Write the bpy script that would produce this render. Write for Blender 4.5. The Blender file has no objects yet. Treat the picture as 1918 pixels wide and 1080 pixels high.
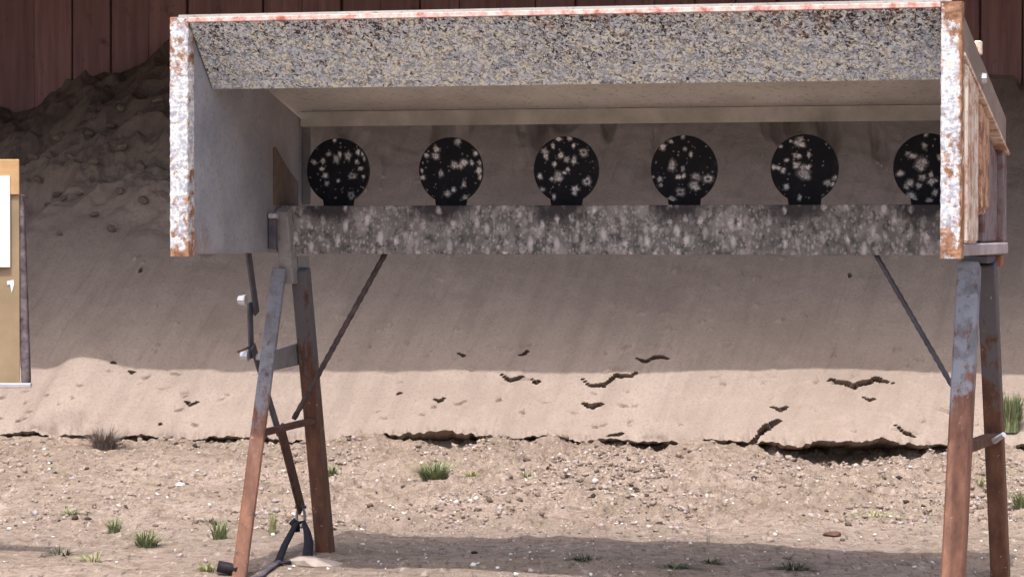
import bpy, bmesh, math, random
import numpy as np
from mathutils import Vector, Matrix
R = math.radians
random.seed(7)
rng = np.random.default_rng(11)
scene = bpy.context.scene
COL = scene.collection

# ------------------------------------------------------------------ camera, sky, sun, exposure
CAM_H = 1.03
cam_d = bpy.data.cameras.new('camera'); cam = bpy.data.objects.new('camera', cam_d); COL.objects.link(cam)
cam_d.sensor_width = 36.0; cam_d.lens = 36.0 * 5784 / 1918
cam_d.clip_start = 0.1; cam_d.clip_end = 1500
cam.location = (0, 0, CAM_H); cam.rotation_euler = (R(90 - 1.139), 0, 0)
scene.camera = cam

SUN_EL, SUN_AZ = 66.0, 12.0            # degrees; azimuth counted to the left of the camera's back
w = bpy.data.worlds.new('World'); scene.world = w; w.use_nodes = True
wn = w.node_tree; bg = wn.nodes['Background']
sky = wn.nodes.new('ShaderNodeTexSky'); sky.sky_type = 'NISHITA'; sky.sun_disc = False
sky.sun_elevation = R(SUN_EL); sky.sun_rotation = R(180 + SUN_AZ)
sky.air_density = 1.0; sky.dust_density = 5.5; sky.ozone_density = 1.0
wn.links.new(sky.outputs[0], bg.inputs[0]); bg.inputs[1].default_value = 0.15
sun_d = bpy.data.lights.new('sun', 'SUN'); sun = bpy.data.objects.new('sun', sun_d); COL.objects.link(sun)
sun_d.energy = 2.2; sun_d.angle = R(0.53); sun_d.color = (1.0, 0.97, 0.93)
a = R(SUN_AZ)
sdir = Vector((math.sin(a), math.cos(a), -math.tan(R(SUN_EL))))
sun.rotation_euler = sdir.to_track_quat('-Z', 'Y').to_euler(); sun.location = (-2, -10, 20)
vs = scene.view_settings
vs.view_transform = 'Standard'; vs.look = 'None'; vs.gamma = 1.0; vs.use_curve_mapping = False
vs.exposure = 0.60

# ------------------------------------------------------------------ noise (numpy)
def _hash(ix, iy, seed):
    h = (ix.astype(np.int64) * 374761393 + iy.astype(np.int64) * 668265263 + seed * 974634777) & 0xffffffff
    h = ((h ^ (h >> 13)) * 1274126177) & 0xffffffff
    return ((h ^ (h >> 16)) & 0xffffff) / float(0xffffff)
def perlin(x, y, seed=0):
    x = np.asarray(x, float); y = np.asarray(y, float)
    x0 = np.floor(x); y0 = np.floor(y); fx = x - x0; fy = y - y0
    u = fx * fx * fx * (fx * (fx * 6 - 15) + 10); v = fy * fy * fy * (fy * (fy * 6 - 15) + 10)
    def gr(ix, iy, dx, dy):
        t = _hash(ix, iy, seed) * 2 * np.pi
        return np.cos(t) * dx + np.sin(t) * dy
    a = gr(x0, y0, fx, fy); b = gr(x0 + 1, y0, fx - 1, fy)
    c = gr(x0, y0 + 1, fx, fy - 1); d = gr(x0 + 1, y0 + 1, fx - 1, fy - 1)
    return 1.5 * ((a * (1 - u) + b * u) * (1 - v) + (c * (1 - u) + d * u) * v)
def fbm(x, y, octv=4, seed=0, gain=0.5):
    s = 0; amp = 1.0; fr = 1.0
    for k in range(octv):
        s = s + amp * perlin(np.asarray(x) * fr, np.asarray(y) * fr, seed + k * 17); amp *= gain; fr *= 2.03
    return s
def sm(a, b, x):
    t = np.clip((np.asarray(x, float) - a) / (b - a), 0, 1); return t * t * (3 - 2 * t)

# ------------------------------------------------------------------ materials
def inp(bs, names, val):
    for n in names:
        if n in bs.inputs: bs.inputs[n].default_value = val; return
class M:
    def __init__(s, name, rough=0.8, metal=0.0, spec=0.3):
        s.m = bpy.data.materials.new(name); s.m.use_nodes = True
        s.t = s.m.node_tree; s.b = s.t.nodes['Principled BSDF']
        s.b.inputs['Roughness'].default_value = rough; s.b.inputs['Metallic'].default_value = metal
        inp(s.b, ['Specular IOR Level', 'Specular'], spec)
        tc = s.t.nodes.new('ShaderNodeTexCoord'); s.co = tc.outputs['Object']
    def L(s, a, b): s.t.links.new(a, b)
    def random_offset(s, k=20):
        oi = s.t.nodes.new('ShaderNodeObjectInfo'); mu = s.t.nodes.new('ShaderNodeMath'); mu.operation = 'MULTIPLY'
        mu.inputs[1].default_value = k; s.L(oi.outputs['Random'], mu.inputs[0])
        ad = s.t.nodes.new('ShaderNodeVectorMath'); ad.operation = 'ADD'
        s.L(s.co, ad.inputs[0]); s.L(mu.outputs[0], ad.inputs[1]); s.co = ad.outputs[0]
        s.rnd = oi.outputs['Random']
    def map(s, scale=(1, 1, 1), rot=(0, 0, 0), loc=(0, 0, 0), src=None):
        n = s.t.nodes.new('ShaderNodeMapping'); n.inputs['Scale'].default_value = scale
        n.inputs['Rotation'].default_value = rot; n.inputs['Location'].default_value = loc
        s.L(src or s.co, n.inputs['Vector']); return n.outputs[0]
    def noise(s, scale, detail=4, rough=0.6, vec=None, dist=0.0):
        n = s.t.nodes.new('ShaderNodeTexNoise'); n.inputs['Scale'].default_value = scale
        n.inputs['Detail'].default_value = detail; n.inputs['Roughness'].default_value = rough
        n.inputs['Distortion'].default_value = dist; s.L(vec or s.co, n.inputs['Vector']); return n.outputs[0]
    def noise_col(s, scale, detail=3, vec=None):
        n = s.t.nodes.new('ShaderNodeTexNoise'); n.inputs['Scale'].default_value = scale
        n.inputs['Detail'].default_value = detail; s.L(vec or s.co, n.inputs['Vector']); return n.outputs[1]
    def vor(s, scale, vec=None, feat='F1', out='Distance', rnd=1.0):
        n = s.t.nodes.new('ShaderNodeTexVoronoi'); n.feature = feat; n.inputs['Scale'].default_value = scale
        n.inputs['Randomness'].default_value = rnd
        s.L(vec or s.co, n.inputs['Vector']); return n.outputs[out]
    def ramp(s, fac, stops, interp='LINEAR'):
        n = s.t.nodes.new('ShaderNodeValToRGB'); cr = n.color_ramp; cr.interpolation = interp
        while len(cr.elements) < len(stops): cr.elements.new(0.5)
        for e, (p, c) in zip(cr.elements, stops):
            e.position = p; e.color = (c, c, c, 1) if isinstance(c, (int, float)) else (*c, 1)
        s.L(fac, n.inputs[0]); return n.outputs[0]
    def mix(s, fac, a, b, mode='MIX'):
        n = s.t.nodes.new('ShaderNodeMix'); n.data_type = 'RGBA'; n.blend_type = mode
        for sock, v in ((n.inputs['Factor'], fac), (n.inputs[6], a), (n.inputs[7], b)):
            if isinstance(v, (int, float)): sock.default_value = v if sock.type == 'VALUE' else (v, v, v, 1)
            elif isinstance(v, tuple): sock.default_value = (*v, 1)
            else: s.L(v, sock)
        return n.outputs[2]
    def math(s, op, a, b=None):
        n = s.t.nodes.new('ShaderNodeMath'); n.operation = op
        for i, v in enumerate((a, b)):
            if v is None: continue
            if isinstance(v, (int, float)): n.inputs[i].default_value = v
            else: s.L(v, n.inputs[i])
        return n.outputs[0]
    def sep(s, vec=None):
        n = s.t.nodes.new('ShaderNodeSeparateXYZ'); s.L(vec or s.co, n.inputs[0]); return n.outputs
    def color(s, c): s.L(c, s.b.inputs['Base Color'])
    def rough(s, c): s.L(c, s.b.inputs['Roughness'])
    def bump(s, h, strength=0.5, dist=0.01):
        n = s.t.nodes.new('ShaderNodeBump'); n.inputs['Strength'].default_value = strength
        n.inputs['Distance'].default_value = dist; s.L(h, n.inputs['Height']); s.L(n.outputs[0], s.b.inputs['Normal'])
    def plain(s, c): s.b.inputs['Base Color'].default_value = (*c, 1)

def mat_sand():
    m = M('sand', 0.95, spec=0.15)
    big = m.noise(1.3, 5, 0.6); med = m.noise(9, 5, 0.65); fine = m.noise(90, 3, 0.6)
    st = m.noise(5, 4, 0.6, vec=m.map((2.2, 0.5, 0.5), (0, 0, R(-18))))
    c = m.ramp(big, [(0.3, (0.312, 0.248, 0.206)), (0.7, (0.406, 0.331, 0.281))])
    c = m.mix(m.ramp(st, [(0.42, 0.0), (0.62, 0.5)]), c, (0.279, 0.226, 0.196))
    c = m.mix(m.ramp(med, [(0.45, 0.0), (0.75, 0.6)]), c, (0.438, 0.359, 0.301))
    c = m.mix(m.ramp(fine, [(0.35, 0.55), (0.55, 0.0)]), c, (0.233, 0.187, 0.166))
    m.color(c); m.bump(m.math('ADD', fine, m.math('MULTIPLY', med, 2.0)), 0.35, 0.006)
    return m.m
def mat_rubble():
    m = M('rubble_soil', 0.95, spec=0.15)
    big = m.noise(1.1, 5, 0.6); med = m.noise(16, 5, 0.7); fine = m.noise(110, 3, 0.65)
    c = m.ramp(big, [(0.35, (0.272, 0.209, 0.165)), (0.65, (0.370, 0.289, 0.236))])
    c = m.mix(m.ramp(med, [(0.40, 0.75), (0.52, 0.0)]), c, (0.192, 0.146, 0.109))
    c = m.mix(m.ramp(m.noise(30, 4, 0.7), [(0.58, 0.0), (0.68, 0.8)]), c, (0.461, 0.384, 0.339))
    c = m.mix(m.ramp(fine, [(0.30, 0.7), (0.48, 0.0)]), c, (0.141, 0.103, 0.083))
    c = m.mix(m.ramp(m.noise(2.3, 4, 0.7), [(0.55, 0.0), (0.75, 0.35)]), c, (0.247, 0.234, 0.143))
    fl = m.map((1, 0.16, 1))
    c = m.mix(m.ramp(m.noise(48, 4, 0.7, vec=fl), [(0.34, 0.85), (0.44, 0.0)]), c, (0.112, 0.086, 0.077))
    c = m.mix(m.ramp(m.noise(40, 4, 0.7, vec=m.map((1, 0.16, 1), loc=(3, 5, 0))), [(0.58, 0.0), (0.67, 0.75)]), c, (0.502, 0.410, 0.344))
    c = m.mix(m.ramp(m.noise(20, 4, 0.7, vec=m.map((1, 0.2, 1), loc=(7, 1, 0))), [(0.55, 0.0), (0.68, 0.5)]), c, (0.286, 0.231, 0.218))
    m.color(c); m.bump(m.math('ADD', fine, m.math('MULTIPLY', med, 1.5)), 0.6, 0.012)
    return m.m
def mat_berm():
    m = M('berm_sand', 0.95, spec=0.15)
    x, y, z = m.sep()
    big = m.noise(1.2, 5, 0.6); med = m.noise(10, 5, 0.65); fine = m.noise(80, 3, 0.6)
    rot = m.map((1, 1, 1), (0, 0, R(18)))
    st = m.noise(4.5, 5, 0.62, vec=m.map((2.6, 0.28, 0.28), src=rot))
    c = m.ramp(big, [(0.3, (0.326, 0.258, 0.215)), (0.7, (0.401, 0.324, 0.279))])
    c = m.mix(m.ramp(st, [(0.46, 0.0), (0.64, 0.55)]), c, (0.279, 0.223, 0.191))
    thin = m.noise(9, 3, 0.6, vec=m.map((4.5, 0.16, 0.16), src=rot))
    c = m.mix(m.ramp(thin, [(0.30, 0.40), (0.38, 0.0)]), c, (0.236, 0.186, 0.153))
    c = m.mix(m.ramp(med, [(0.5, 0.0), (0.8, 0.6)]), c, (0.438, 0.356, 0.301))
    c = m.mix(m.ramp(fine, [(0.34, 0.4), (0.5, 0.0)]), c, (0.224, 0.177, 0.155))
    # darker soil high up and at left, partly roof shade painted into its colour
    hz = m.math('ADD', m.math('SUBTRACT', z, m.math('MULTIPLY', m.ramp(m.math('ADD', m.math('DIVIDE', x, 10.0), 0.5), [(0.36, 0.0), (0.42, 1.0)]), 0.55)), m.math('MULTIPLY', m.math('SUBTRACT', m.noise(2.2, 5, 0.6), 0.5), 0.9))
    earth_shade = m.ramp(m.noise(6, 5, 0.7), [(0.35, (0.059, 0.041, 0.037)), (0.65, (0.152, 0.115, 0.100))])
    c = m.mix(m.ramp(m.math('DIVIDE', hz, 2.5), [(0.44, 0.0), (0.66, 0.85)]), c, earth_shade)
    m.color(c); m.bump(m.math('ADD', fine, m.math('ADD', m.math('MULTIPLY', st, 2.5), m.math('MULTIPLY', med, 1.5))), 0.4, 0.008)
    return m.m
def mat_board():
    m = M('dark_boards', 0.85, spec=0.2); m.random_offset(30)
    g = m.noise(5, 6, 0.65, vec=m.map((6, 1, 0.35)))
    c = m.ramp(g, [(0.3, (0.20, 0.115, 0.120)), (0.7, (0.36, 0.215, 0.215))])
    c = m.mix(m.math('MULTIPLY', m.rnd, 0.5), c, (0.15, 0.09, 0.095))
    c = m.mix(m.ramp(m.noise(7, 4, 0.7), [(0.6, 0.0), (0.7, 0.5)]), c, (0.03, 0.02, 0.02))
    m.color(c); m.bump(g, 0.4, 0.006); return m.m
def mat_timber():
    m = M('canopy_timber', 0.85); m.random_offset(30)
    g = m.noise(4, 6, 0.6, vec=m.map((0.4, 5, 5)))
    m.color(m.ramp(g, [(0.3, (0.11, 0.075, 0.05)), (0.7, (0.22, 0.155, 0.11))])); m.bump(g, 0.3, 0.005); return m.m
def mat_white_rust():
    m = M('chipped_white_paint_on_rust', 0.55, spec=0.4)
    x, y, z = m.sep()
    n1 = m.noise(38, 5, 0.7); n2 = m.noise(9, 5, 0.65); n3 = m.noise(75, 3, 0.6)
    white = m.mix(m.ramp(m.math('ADD', m.math('MULTIPLY', n3, 0.6), m.math('MULTIPLY', m.noise(14, 4, 0.7), 0.4)), [(0.45, 0.85), (0.54, 0.0)]), (0.80, 0.78, 0.79), (0.36, 0.38, 0.47))
    rust = m.ramp(m.noise(30, 4, 0.7), [(0.35, (0.17, 0.070, 0.042)), (0.65, (0.48, 0.27, 0.16))])
    zt = m.math('SUBTRACT', z, 0.95)                        # height above the rack's underside
    ends = m.ramp(m.math('DIVIDE', zt, 0.68), [(0.0, 0.055), (0.25, 0.02), (0.6, 0.0), (0.85, 0.05), (1.0, 0.12)])
    k = m.math('ADD', m.math('ADD', m.math('MULTIPLY', n1, 0.42), m.math('MULTIPLY', n2, 0.58)), m.math('ADD', m.math('ADD', ends, m.math('MULTIPLY', x, 0.012)), m.ramp(m.math('SUBTRACT', x, 1.5), [(0.724, 0.0), (0.731, 0.10)])))
    c = m.mix(m.ramp(k, [(0.54, 0.0), (0.60, 1.0)]), white, rust)
    m.color(c); m.bump(m.ramp(k, [(0.52, 1.0), (0.60, 0.0)]), 0.4, 0.002); return m.m
def mat_pink_edge():
    m = M('pink_white_edge_paint', 0.55, spec=0.4)  # pinkish white paint with rust showing through
    n = m.noise(24, 5, 0.7)
    c = m.ramp(n, [(0.36, (0.40, 0.11, 0.07)), (0.48, (0.74, 0.42, 0.38)), (0.62, (0.82, 0.70, 0.66))])
    m.color(c); return m.m
def mat_deflector():
    m = M('lead_splashed_steel', 0.6, metal=0.0, spec=0.4)
    x, y, z = m.sep()
    big = m.noise(2.4, 4, 0.6); med = m.noise(9, 4, 0.7); top = m.math('MULTIPLY', m.math('SUBTRACT', z, 1.52), 1.6)
    off = lambda k: m.map((1, 1, 1), loc=(k * 3.7, k * 1.9, k * 2.3))
    g1 = m.noise(84, 3, 0.75, dist=0.8); g2 = m.noise(66, 3, 0.75, vec=off(1), dist=1.0); g3 = m.noise(82, 3, 0.7, vec=off(2), dist=0.8)
    hue = m.noise(34, 3, 0.7, vec=off(3)); sh = m.math('MULTIPLY', m.math('SUBTRACT', med, 0.5), 0.16)
    pale = m.ramp(hue, [(0.42, (0.66, 0.74, 0.86)), (0.53, (0.88, 0.91, 0.93)), (0.61, (0.88, 0.87, 0.62)), (0.66, (0.80, 0.72, 0.84))])
    grey = m.ramp(m.noise(20, 4, 0.7, vec=off(4)), [(0.38, (0.26, 0.29, 0.35)), (0.62, (0.46, 0.48, 0.49))])
    c = m.mix(m.ramp(m.math('ADD', g1, sh), [(0.44, 0.0), (0.54, 1.0)]), grey, pale)
    c = m.mix(m.ramp(m.math('SUBTRACT', g2, sh), [(0.36, 1.0), (0.43, 0.0)]), c, (0.075, 0.065, 0.080))
    c = m.mix(m.ramp(m.math('SUBTRACT', g3, m.math('ADD', m.math('MULTIPLY', top, 0.35), m.math('MULTIPLY', m.math('SUBTRACT', big, 0.5), 0.35))), [(0.375, 1.0), (0.42, 0.0)]), c, (0.030, 0.020, 0.024))
    k4 = m.math('ADD', m.noise(45, 4, 0.8, vec=off(5)), m.math('ADD', m.math('MULTIPLY', m.math('SUBTRACT', m.noise(6, 3, 0.6, vec=off(6)), 0.5), 0.5), m.math('ADD', m.math('MULTIPLY', top, 0.45), m.math('MULTIPLY', m.math('SUBTRACT', x, 1.1), 0.03))))
    c = m.mix(m.ramp(k4, [(0.64, 0.0), (0.71, 0.9)]), c, (0.24, 0.105, 0.07))
    m.color(c); m.bump(m.math('ADD', g1, g2), 0.8, 0.003); return m.m
def mat_base_bar(us):
    m = M('bullet_marked_steel_bar', 0.6, spec=0.4)
    n = m.noise(14, 5, 0.7); n1 = m.noise(60, 4, 0.75); x, y, z = m.sep()
    c = m.ramp(n, [(0.3, (0.10, 0.10, 0.10)), (0.7, (0.25, 0.235, 0.23))])
    def blobs(sc, lo, hi, r, stretch, warp):
        vec = m.map((1, 1, stretch)); wv = m.mix(warp, vec, m.noise_col(sc * 1.1, 3))
        d = m.vor(sc, wv, 'F1', 'Distance'); cs = m.sep(m.vor(sc, wv, 'F1', 'Color'))
        on = m.ramp(cs[0], [(lo, 0.0), (hi, 1.0)])
        return m.math('MULTIPLY', on, m.ramp(d, [(r * 0.3, 1.0), (r, 0.0)]))
    c = m.mix(m.math('MULTIPLY', blobs(26, 0.35, 0.8, 0.75, 0.5, 0.03), 0.55), c, (0.50, 0.46, 0.46))
    spot = blobs(44, 0.45, 0.95, 0.55, 0.6, 0.02)
    c = m.mix(spot, c, (0.72, 0.67, 0.68))
    c = m.mix(m.math('MULTIPLY', blobs(85, 0.4, 0.9, 0.55, 0.75, 0.01), 0.7), c, (0.60, 0.56, 0.53))
    c = m.mix(m.ramp(n1, [(0.36, 0.85), (0.46, 0.0)]), c, (0.05, 0.045, 0.05))
    c = m.mix(m.math('MULTIPLY', blobs(52, 0.6, 0.9, 0.6, 0.6, 0.02), 0.8), c, (0.055, 0.05, 0.055))
    hi = blobs(36, 0.62, 0.80, 0.42, 0.45, 0.012)
    c = m.mix(m.math('MULTIPLY', hi, 0.75), c, (0.70, 0.66, 0.67))
    c = m.mix(m.math('MULTIPLY', blobs(110, 0.5, 0.9, 0.6, 0.7, 0.008), 0.45), c, (0.62, 0.59, 0.58))
    # black paint oversprayed round each plate's foot
    tot = None
    for u in us:
        dx = m.math('SUBTRACT', x, u); dz = m.math('MULTIPLY', m.math('SUBTRACT', z, 1.11), 1.35)
        dd = m.math('SQRT', m.math('ADD', m.math('MULTIPLY', dx, dx), m.math('MULTIPLY', dz, dz)))
        f = m.ramp(m.math('ADD', dd, m.math('MULTIPLY', m.math('SUBTRACT', n, 0.5), 0.10)), [(0.06, 1.0), (0.12, 0.0)])
        tot = f if tot is None else m.math('MAXIMUM', tot, f)
    tot = m.math('MULTIPLY', tot, m.math('SUBTRACT', 1.0, m.math('MULTIPLY', spot, 0.8)))
    c = m.mix(m.math('MULTIPLY', tot, 0.95), c, (0.028, 0.022, 0.028))
    m.color(c); m.bump(m.math('ADD', spot, n1), 0.6, 0.003); return m.m
def mat_grey_steel(name='dusty_grey_steel', lo=(0.20, 0.20, 0.215), hi=(0.34, 0.33, 0.33), brown=0.6):
    m = M(name, 0.6, spec=0.4)
    x, y, z = m.sep()
    n = m.noise(4, 5, 0.65); f = m.noise(60, 4, 0.7)
    c = m.ramp(n, [(0.3, lo), (0.7, hi)])
    c = m.mix(m.ramp(m.noise(3, 5, 0.6), [(0.48, 0.0), (0.68, brown)]), c, (0.16, 0.12, 0.105))
    c = m.mix(m.ramp(f, [(0.34, 0.5), (0.45, 0.0)]), c, (0.10, 0.09, 0.09))
    m.color(c); m.bump(f, 0.25, 0.002); return m.m
def mat_wall_sheet():
    m = M('side_sheet_steel', 0.55, spec=0.45)
    x, y, z = m.sep()
    n = m.noise(4, 5, 0.65); f = m.noise(70, 4, 0.7)
    c = m.ramp(n, [(0.32, (0.26, 0.28, 0.335)), (0.68, (0.41, 0.425, 0.48))])
    # browner, darker tone deeper in the box, rust at the lower front corner
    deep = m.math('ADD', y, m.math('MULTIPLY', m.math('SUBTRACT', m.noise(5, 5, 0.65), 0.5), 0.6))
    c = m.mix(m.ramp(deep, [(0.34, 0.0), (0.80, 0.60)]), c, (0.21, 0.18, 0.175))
    r = m.math('ADD', m.math('MULTIPLY', m.math('SUBTRACT', z, 0.95), 3.0), m.math('MULTIPLY', y, 2.0))
    r = m.math('ADD', r, m.math('MULTIPLY', m.math('SUBTRACT', m.noise(12, 4, 0.7), 0.5), 1.1))
    c = m.mix(m.ramp(r, [(0.12, 0.8), (0.50, 0.0)]), c, (0.26, 0.12, 0.07))
    c = m.mix(m.ramp(f, [(0.34, 0.5), (0.44, 0.0)]), c, (0.17, 0.16, 0.175))
    c = m.mix(m.ramp(m.noise(26, 5, 0.75), [(0.38, 0.25), (0.50, 0.0)]), c, (0.19, 0.18, 0.19))
    m.color(c); m.bump(f, 0.3, 0.002); return m.m
def mat_leg(name, z0, z1, paint=(0.30, 0.31, 0.36), k=1.0):
    m = M(name, 0.6, spec=0.4)
    x, y, z = m.sep()
    n = m.noise(16, 5, 0.7); st = m.noise(12, 5, 0.65, vec=m.map((3, 3, 0.35)))
    h = m.math('ADD', z, m.math('ADD', m.math('MULTIPLY', m.math('SUBTRACT', st, 0.5), 1.0), m.math('MULTIPLY', m.math('SUBTRACT', n, 0.5), 0.9)))
    steel = m.mix(m.ramp(n, [(0.42, 0.7), (0.55, 0.0)]), paint, (0.12, 0.115, 0.13))
    rust = m.ramp(st, [(0.3, (0.12 * k, 0.052 * k, 0.036 * k)), (0.7, (0.31 * k, 0.145 * k, 0.090 * k))])
    zc = (z0 + z1) / 2; c = m.mix(m.ramp(h, [(zc - 0.07, 1.0), (zc + 0.07, 0.0)]), steel, rust)
    c = m.mix(m.ramp(m.noise(55, 3, 0.6), [(0.67, 0.0), (0.74, 0.55)]), c, (0.50, 0.40, 0.37))
    c = m.mix(m.ramp(m.noise(40, 4, 0.7), [(0.30, 0.8), (0.38, 0.0)]), c, (0.06, 0.04, 0.04))
    m.color(c); m.bump(n, 0.4, 0.002); return m.m
def mat_rust(name='dark_rust', lo=(0.055, 0.030, 0.026), hi=(0.17, 0.085, 0.06)):
    m = M(name, 0.75, spec=0.3)
    n = m.noise(30, 5, 0.7)
    m.color(m.ramp(n, [(0.3, lo), (0.7, hi)])); m.bump(n, 0.5, 0.002); return m.m
def mat_plank(name, lo, hi, stain):
    m = M(name, 0.75, spec=0.3)
    g = m.noise(14, 6, 0.7, vec=m.map((1, 3.5, 0.28))); z = m.sep()[2]
    c = m.ramp(g, [(0.34, lo), (0.62, hi)])
    low = m.math('ADD', z, m.math('MULTIPLY', m.math('SUBTRACT', m.noise(9, 4, 0.7), 0.5), 0.5))
    c = m.mix(m.ramp(low, [(0.98, 0.8), (1.0, 0.6)]), c, stain) if False else c
    c = m.mix(m.ramp(m.noise(16, 5, 0.75), [(0.47, 0.0), (0.60, 0.9)]), c, stain)
    m.color(c); m.bump(g, 0.5, 0.004); return m.m
def mat_plate():
    m = M('black_plate_paint', 0.6, spec=0.2)
    n = m.noise(25, 5, 0.7)
    c = m.ramp(n, [(0.3, (0.003, 0.003, 0.006)), (0.7, (0.012, 0.011, 0.019))])
    c = m.mix(m.ramp(m.noise(16, 5, 0.7), [(0.58, 0.0), (0.75, 0.5)]), c, (0.05, 0.048, 0.06))
    m.color(c); m.bump(m.noise(70, 3), 0.3, 0.002); return m.m
def mat_mark():
    m = M('bare_lead_marks', 0.6, spec=0.4)
    at = m.t.nodes.new('ShaderNodeAttribute'); at.attribute_name = 'tone'
    n = m.noise(140, 3, 0.7)
    k = m.math('MULTIPLY', at.outputs['Fac'], m.ramp(n, [(0.35, 0.55), (0.6, 1.15)]))
    m.color(m.ramp(k, [(0.0, (0.010, 0.009, 0.014)), (0.5, (0.22, 0.21, 0.225)), (1.0, (0.80, 0.78, 0.79))])); return m.m
def mat_plain(name, c, rough=0.7, metal=0.0, spec=0.3, var=0.25, sc=20):
    m = M(name, rough, metal, spec)
    n = m.noise(sc, 4, 0.65)
    lo = tuple(v * (1 - var) for v in c); hi = tuple(min(1, v * (1 + var)) for v in c)
    m.color(m.ramp(n, [(0.3, lo), (0.7, hi)])); m.bump(n, 0.2, 0.002); return m.m
def mat_stone():
    m = M('stones', 0.9, spec=0.2); m.random_offset(40)
    n = m.noise(25, 4, 0.7)
    c = m.ramp(n, [(0.3, (0.243, 0.192, 0.166)), (0.7, (0.419, 0.346, 0.301))])
    c = m.mix(m.math('MULTIPLY', m.rnd, 0.4), c, (0.205, 0.172, 0.161))
    m.color(c); m.bump(n, 0.4, 0.006); return m.m
def mat_gravel(name, stops):
    m = M(name, 0.9, spec=0.2)
    at = m.t.nodes.new('ShaderNodeAttribute'); at.attribute_name = 'tone'
    m.color(m.ramp(at.outputs['Fac'], stops)); return m.m
def mat_grass(name, lo, hi):
    m = M(name, 0.7, spec=0.25)
    at = m.t.nodes.new('ShaderNodeAttribute'); at.attribute_name = 'tone'
    m.color(m.ramp(at.outputs['Fac'], [(0.0, lo), (1.0, hi)]))
    inp(m.b, ['Transmission Weight'], 0.0); return m.m

PU = [0.1822 + 0.3665 * i for i in range(6)]          # plate positions along the rack
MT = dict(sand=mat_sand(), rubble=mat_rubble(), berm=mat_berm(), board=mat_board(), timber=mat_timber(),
          white_rust=mat_white_rust(), pink=mat_pink_edge(), deflector=mat_deflector(), bar=mat_base_bar(PU),
          steel=mat_grey_steel(), sheet=mat_wall_sheet(),
          ceiling=mat_grey_steel('dusty_roof_steel', (0.44, 0.43, 0.41), (0.62, 0.60, 0.57), 0.30),
          rod=mat_rust('dark_rebar', (0.035, 0.026, 0.030), (0.13, 0.095, 0.095)),
          lip=mat_plain('dusty_strip', (0.50, 0.475, 0.44), 0.7, 0, 0.3, 0.25, 9),
          leg_left=mat_leg('leg_paint_over_rust_left', 0.36, 0.60, (0.22, 0.22, 0.26)),
          leg_right=mat_leg('leg_paint_over_rust_right', 0.40, 0.78, (0.27, 0.285, 0.34)),
          leg_rear_shaded=mat_leg('leg_rear_rust_in_shade', 0.40, 0.85, (0.11, 0.10, 0.11), 0.55),  # paint and rust darkened so the colour carries the box's shade
          rust=mat_rust(), rust2=mat_rust('orange_rust', (0.20, 0.075, 0.04), (0.42, 0.19, 0.11)),
          plank_cream=mat_plank('weathered_cream_plank', (0.50, 0.33, 0.23), (0.86, 0.76, 0.66), (0.40, 0.19, 0.12)),
          plank_rust=mat_plank('rust_orange_plank', (0.30, 0.14, 0.085), (0.74, 0.48, 0.31), (0.22, 0.09, 0.06)),
          plank_dark=mat_plank('dark_grey_red_plank', (0.14, 0.10, 0.10), (0.30, 0.25, 0.26), (0.16, 0.07, 0.06)),
          edge=mat_grey_steel('chipped_lilac_rail', (0.34, 0.30, 0.34), (0.62, 0.52, 0.52), 0.5),
          rail=mat_grey_steel('brown_grey_rail', (0.17, 0.13, 0.11), (0.31, 0.235, 0.195), 0.5),
          brown=mat_rust('brown_scale', (0.10, 0.075, 0.065), (0.20, 0.145, 0.12)),
          plate=mat_plate(), mark=mat_mark(),
          bolt=mat_plain('bright_zinc', (0.52, 0.52, 0.55), 0.35, 0.2, 0.6, 0.1),
          darksteel=mat_plain('dark_steel', (0.085, 0.08, 0.10), 0.5, 0.0, 0.5, 0.35, 30),
          black=mat_plain('black_webbing', (0.018, 0.016, 0.022), 0.7, 0, 0.3, 0.4, 60),
          strap_end=mat_plain('worn_grey_webbing', (0.10, 0.09, 0.11), 0.8, 0, 0.3, 0.6, 40),
          cardboard=mat_plain('cardboard', (0.34, 0.255, 0.165), 0.9, 0, 0.15, 0.15, 9),
          paper=mat_plain('white_paper', (0.80, 0.81, 0.84), 0.9, 0, 0.2, 0.02, 5),
          stake=mat_rust('weathered_dark_post', (0.035, 0.022, 0.026), (0.26, 0.22, 0.24)),
          wood=mat_plain('raw_pine', (0.55, 0.35, 0.18), 0.8, 0, 0.2, 0.15, 20),
          stone=mat_stone(), white_stone=mat_plain('white_stone', (0.72, 0.71, 0.68), 0.85, 0, 0.2, 0.1, 40),
          pale_soil=mat_plain('pale_soil_mound', (0.46, 0.38, 0.33), 0.95, 0, 0.1, 0.15, 25),
          gravel=mat_gravel('loose_rubble', [(0.0, (0.045, 0.032, 0.030)), (0.12, (0.14, 0.10, 0.08)), (0.30, (0.30, 0.23, 0.19)), (0.74, (0.43, 0.345, 0.29)), (0.88, (0.40, 0.345, 0.36)), (1.0, (0.66, 0.57, 0.50))]),
          bank=mat_gravel('bank_soil', [(0.0, (0.05, 0.036, 0.032)), (0.35, (0.17, 0.13, 0.11)), (0.6, (0.33, 0.265, 0.225)), (1.0, (0.43, 0.35, 0.30))]),
          clod=mat_plain('clod_soil', (0.20, 0.155, 0.13), 0.95, 0, 0.1, 0.35, 3),
          white_bits=mat_plain('white_fragments', (0.80, 0.79, 0.76), 0.7, 0, 0.3, 0.1, 40),
          grass=mat_grass('green_grass', (0.12, 0.155, 0.075), (0.33, 0.36, 0.19)),
          weed=mat_grass('dull_weed', (0.055, 0.065, 0.045), (0.15, 0.16, 0.09)),
          dry=mat_grass('dry_twigs', (0.12, 0.095, 0.085), (0.30, 0.245, 0.215)),
          pale_grass=mat_grass('pale_grass', (0.22, 0.24, 0.10), (0.42, 0.40, 0.22)))

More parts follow.
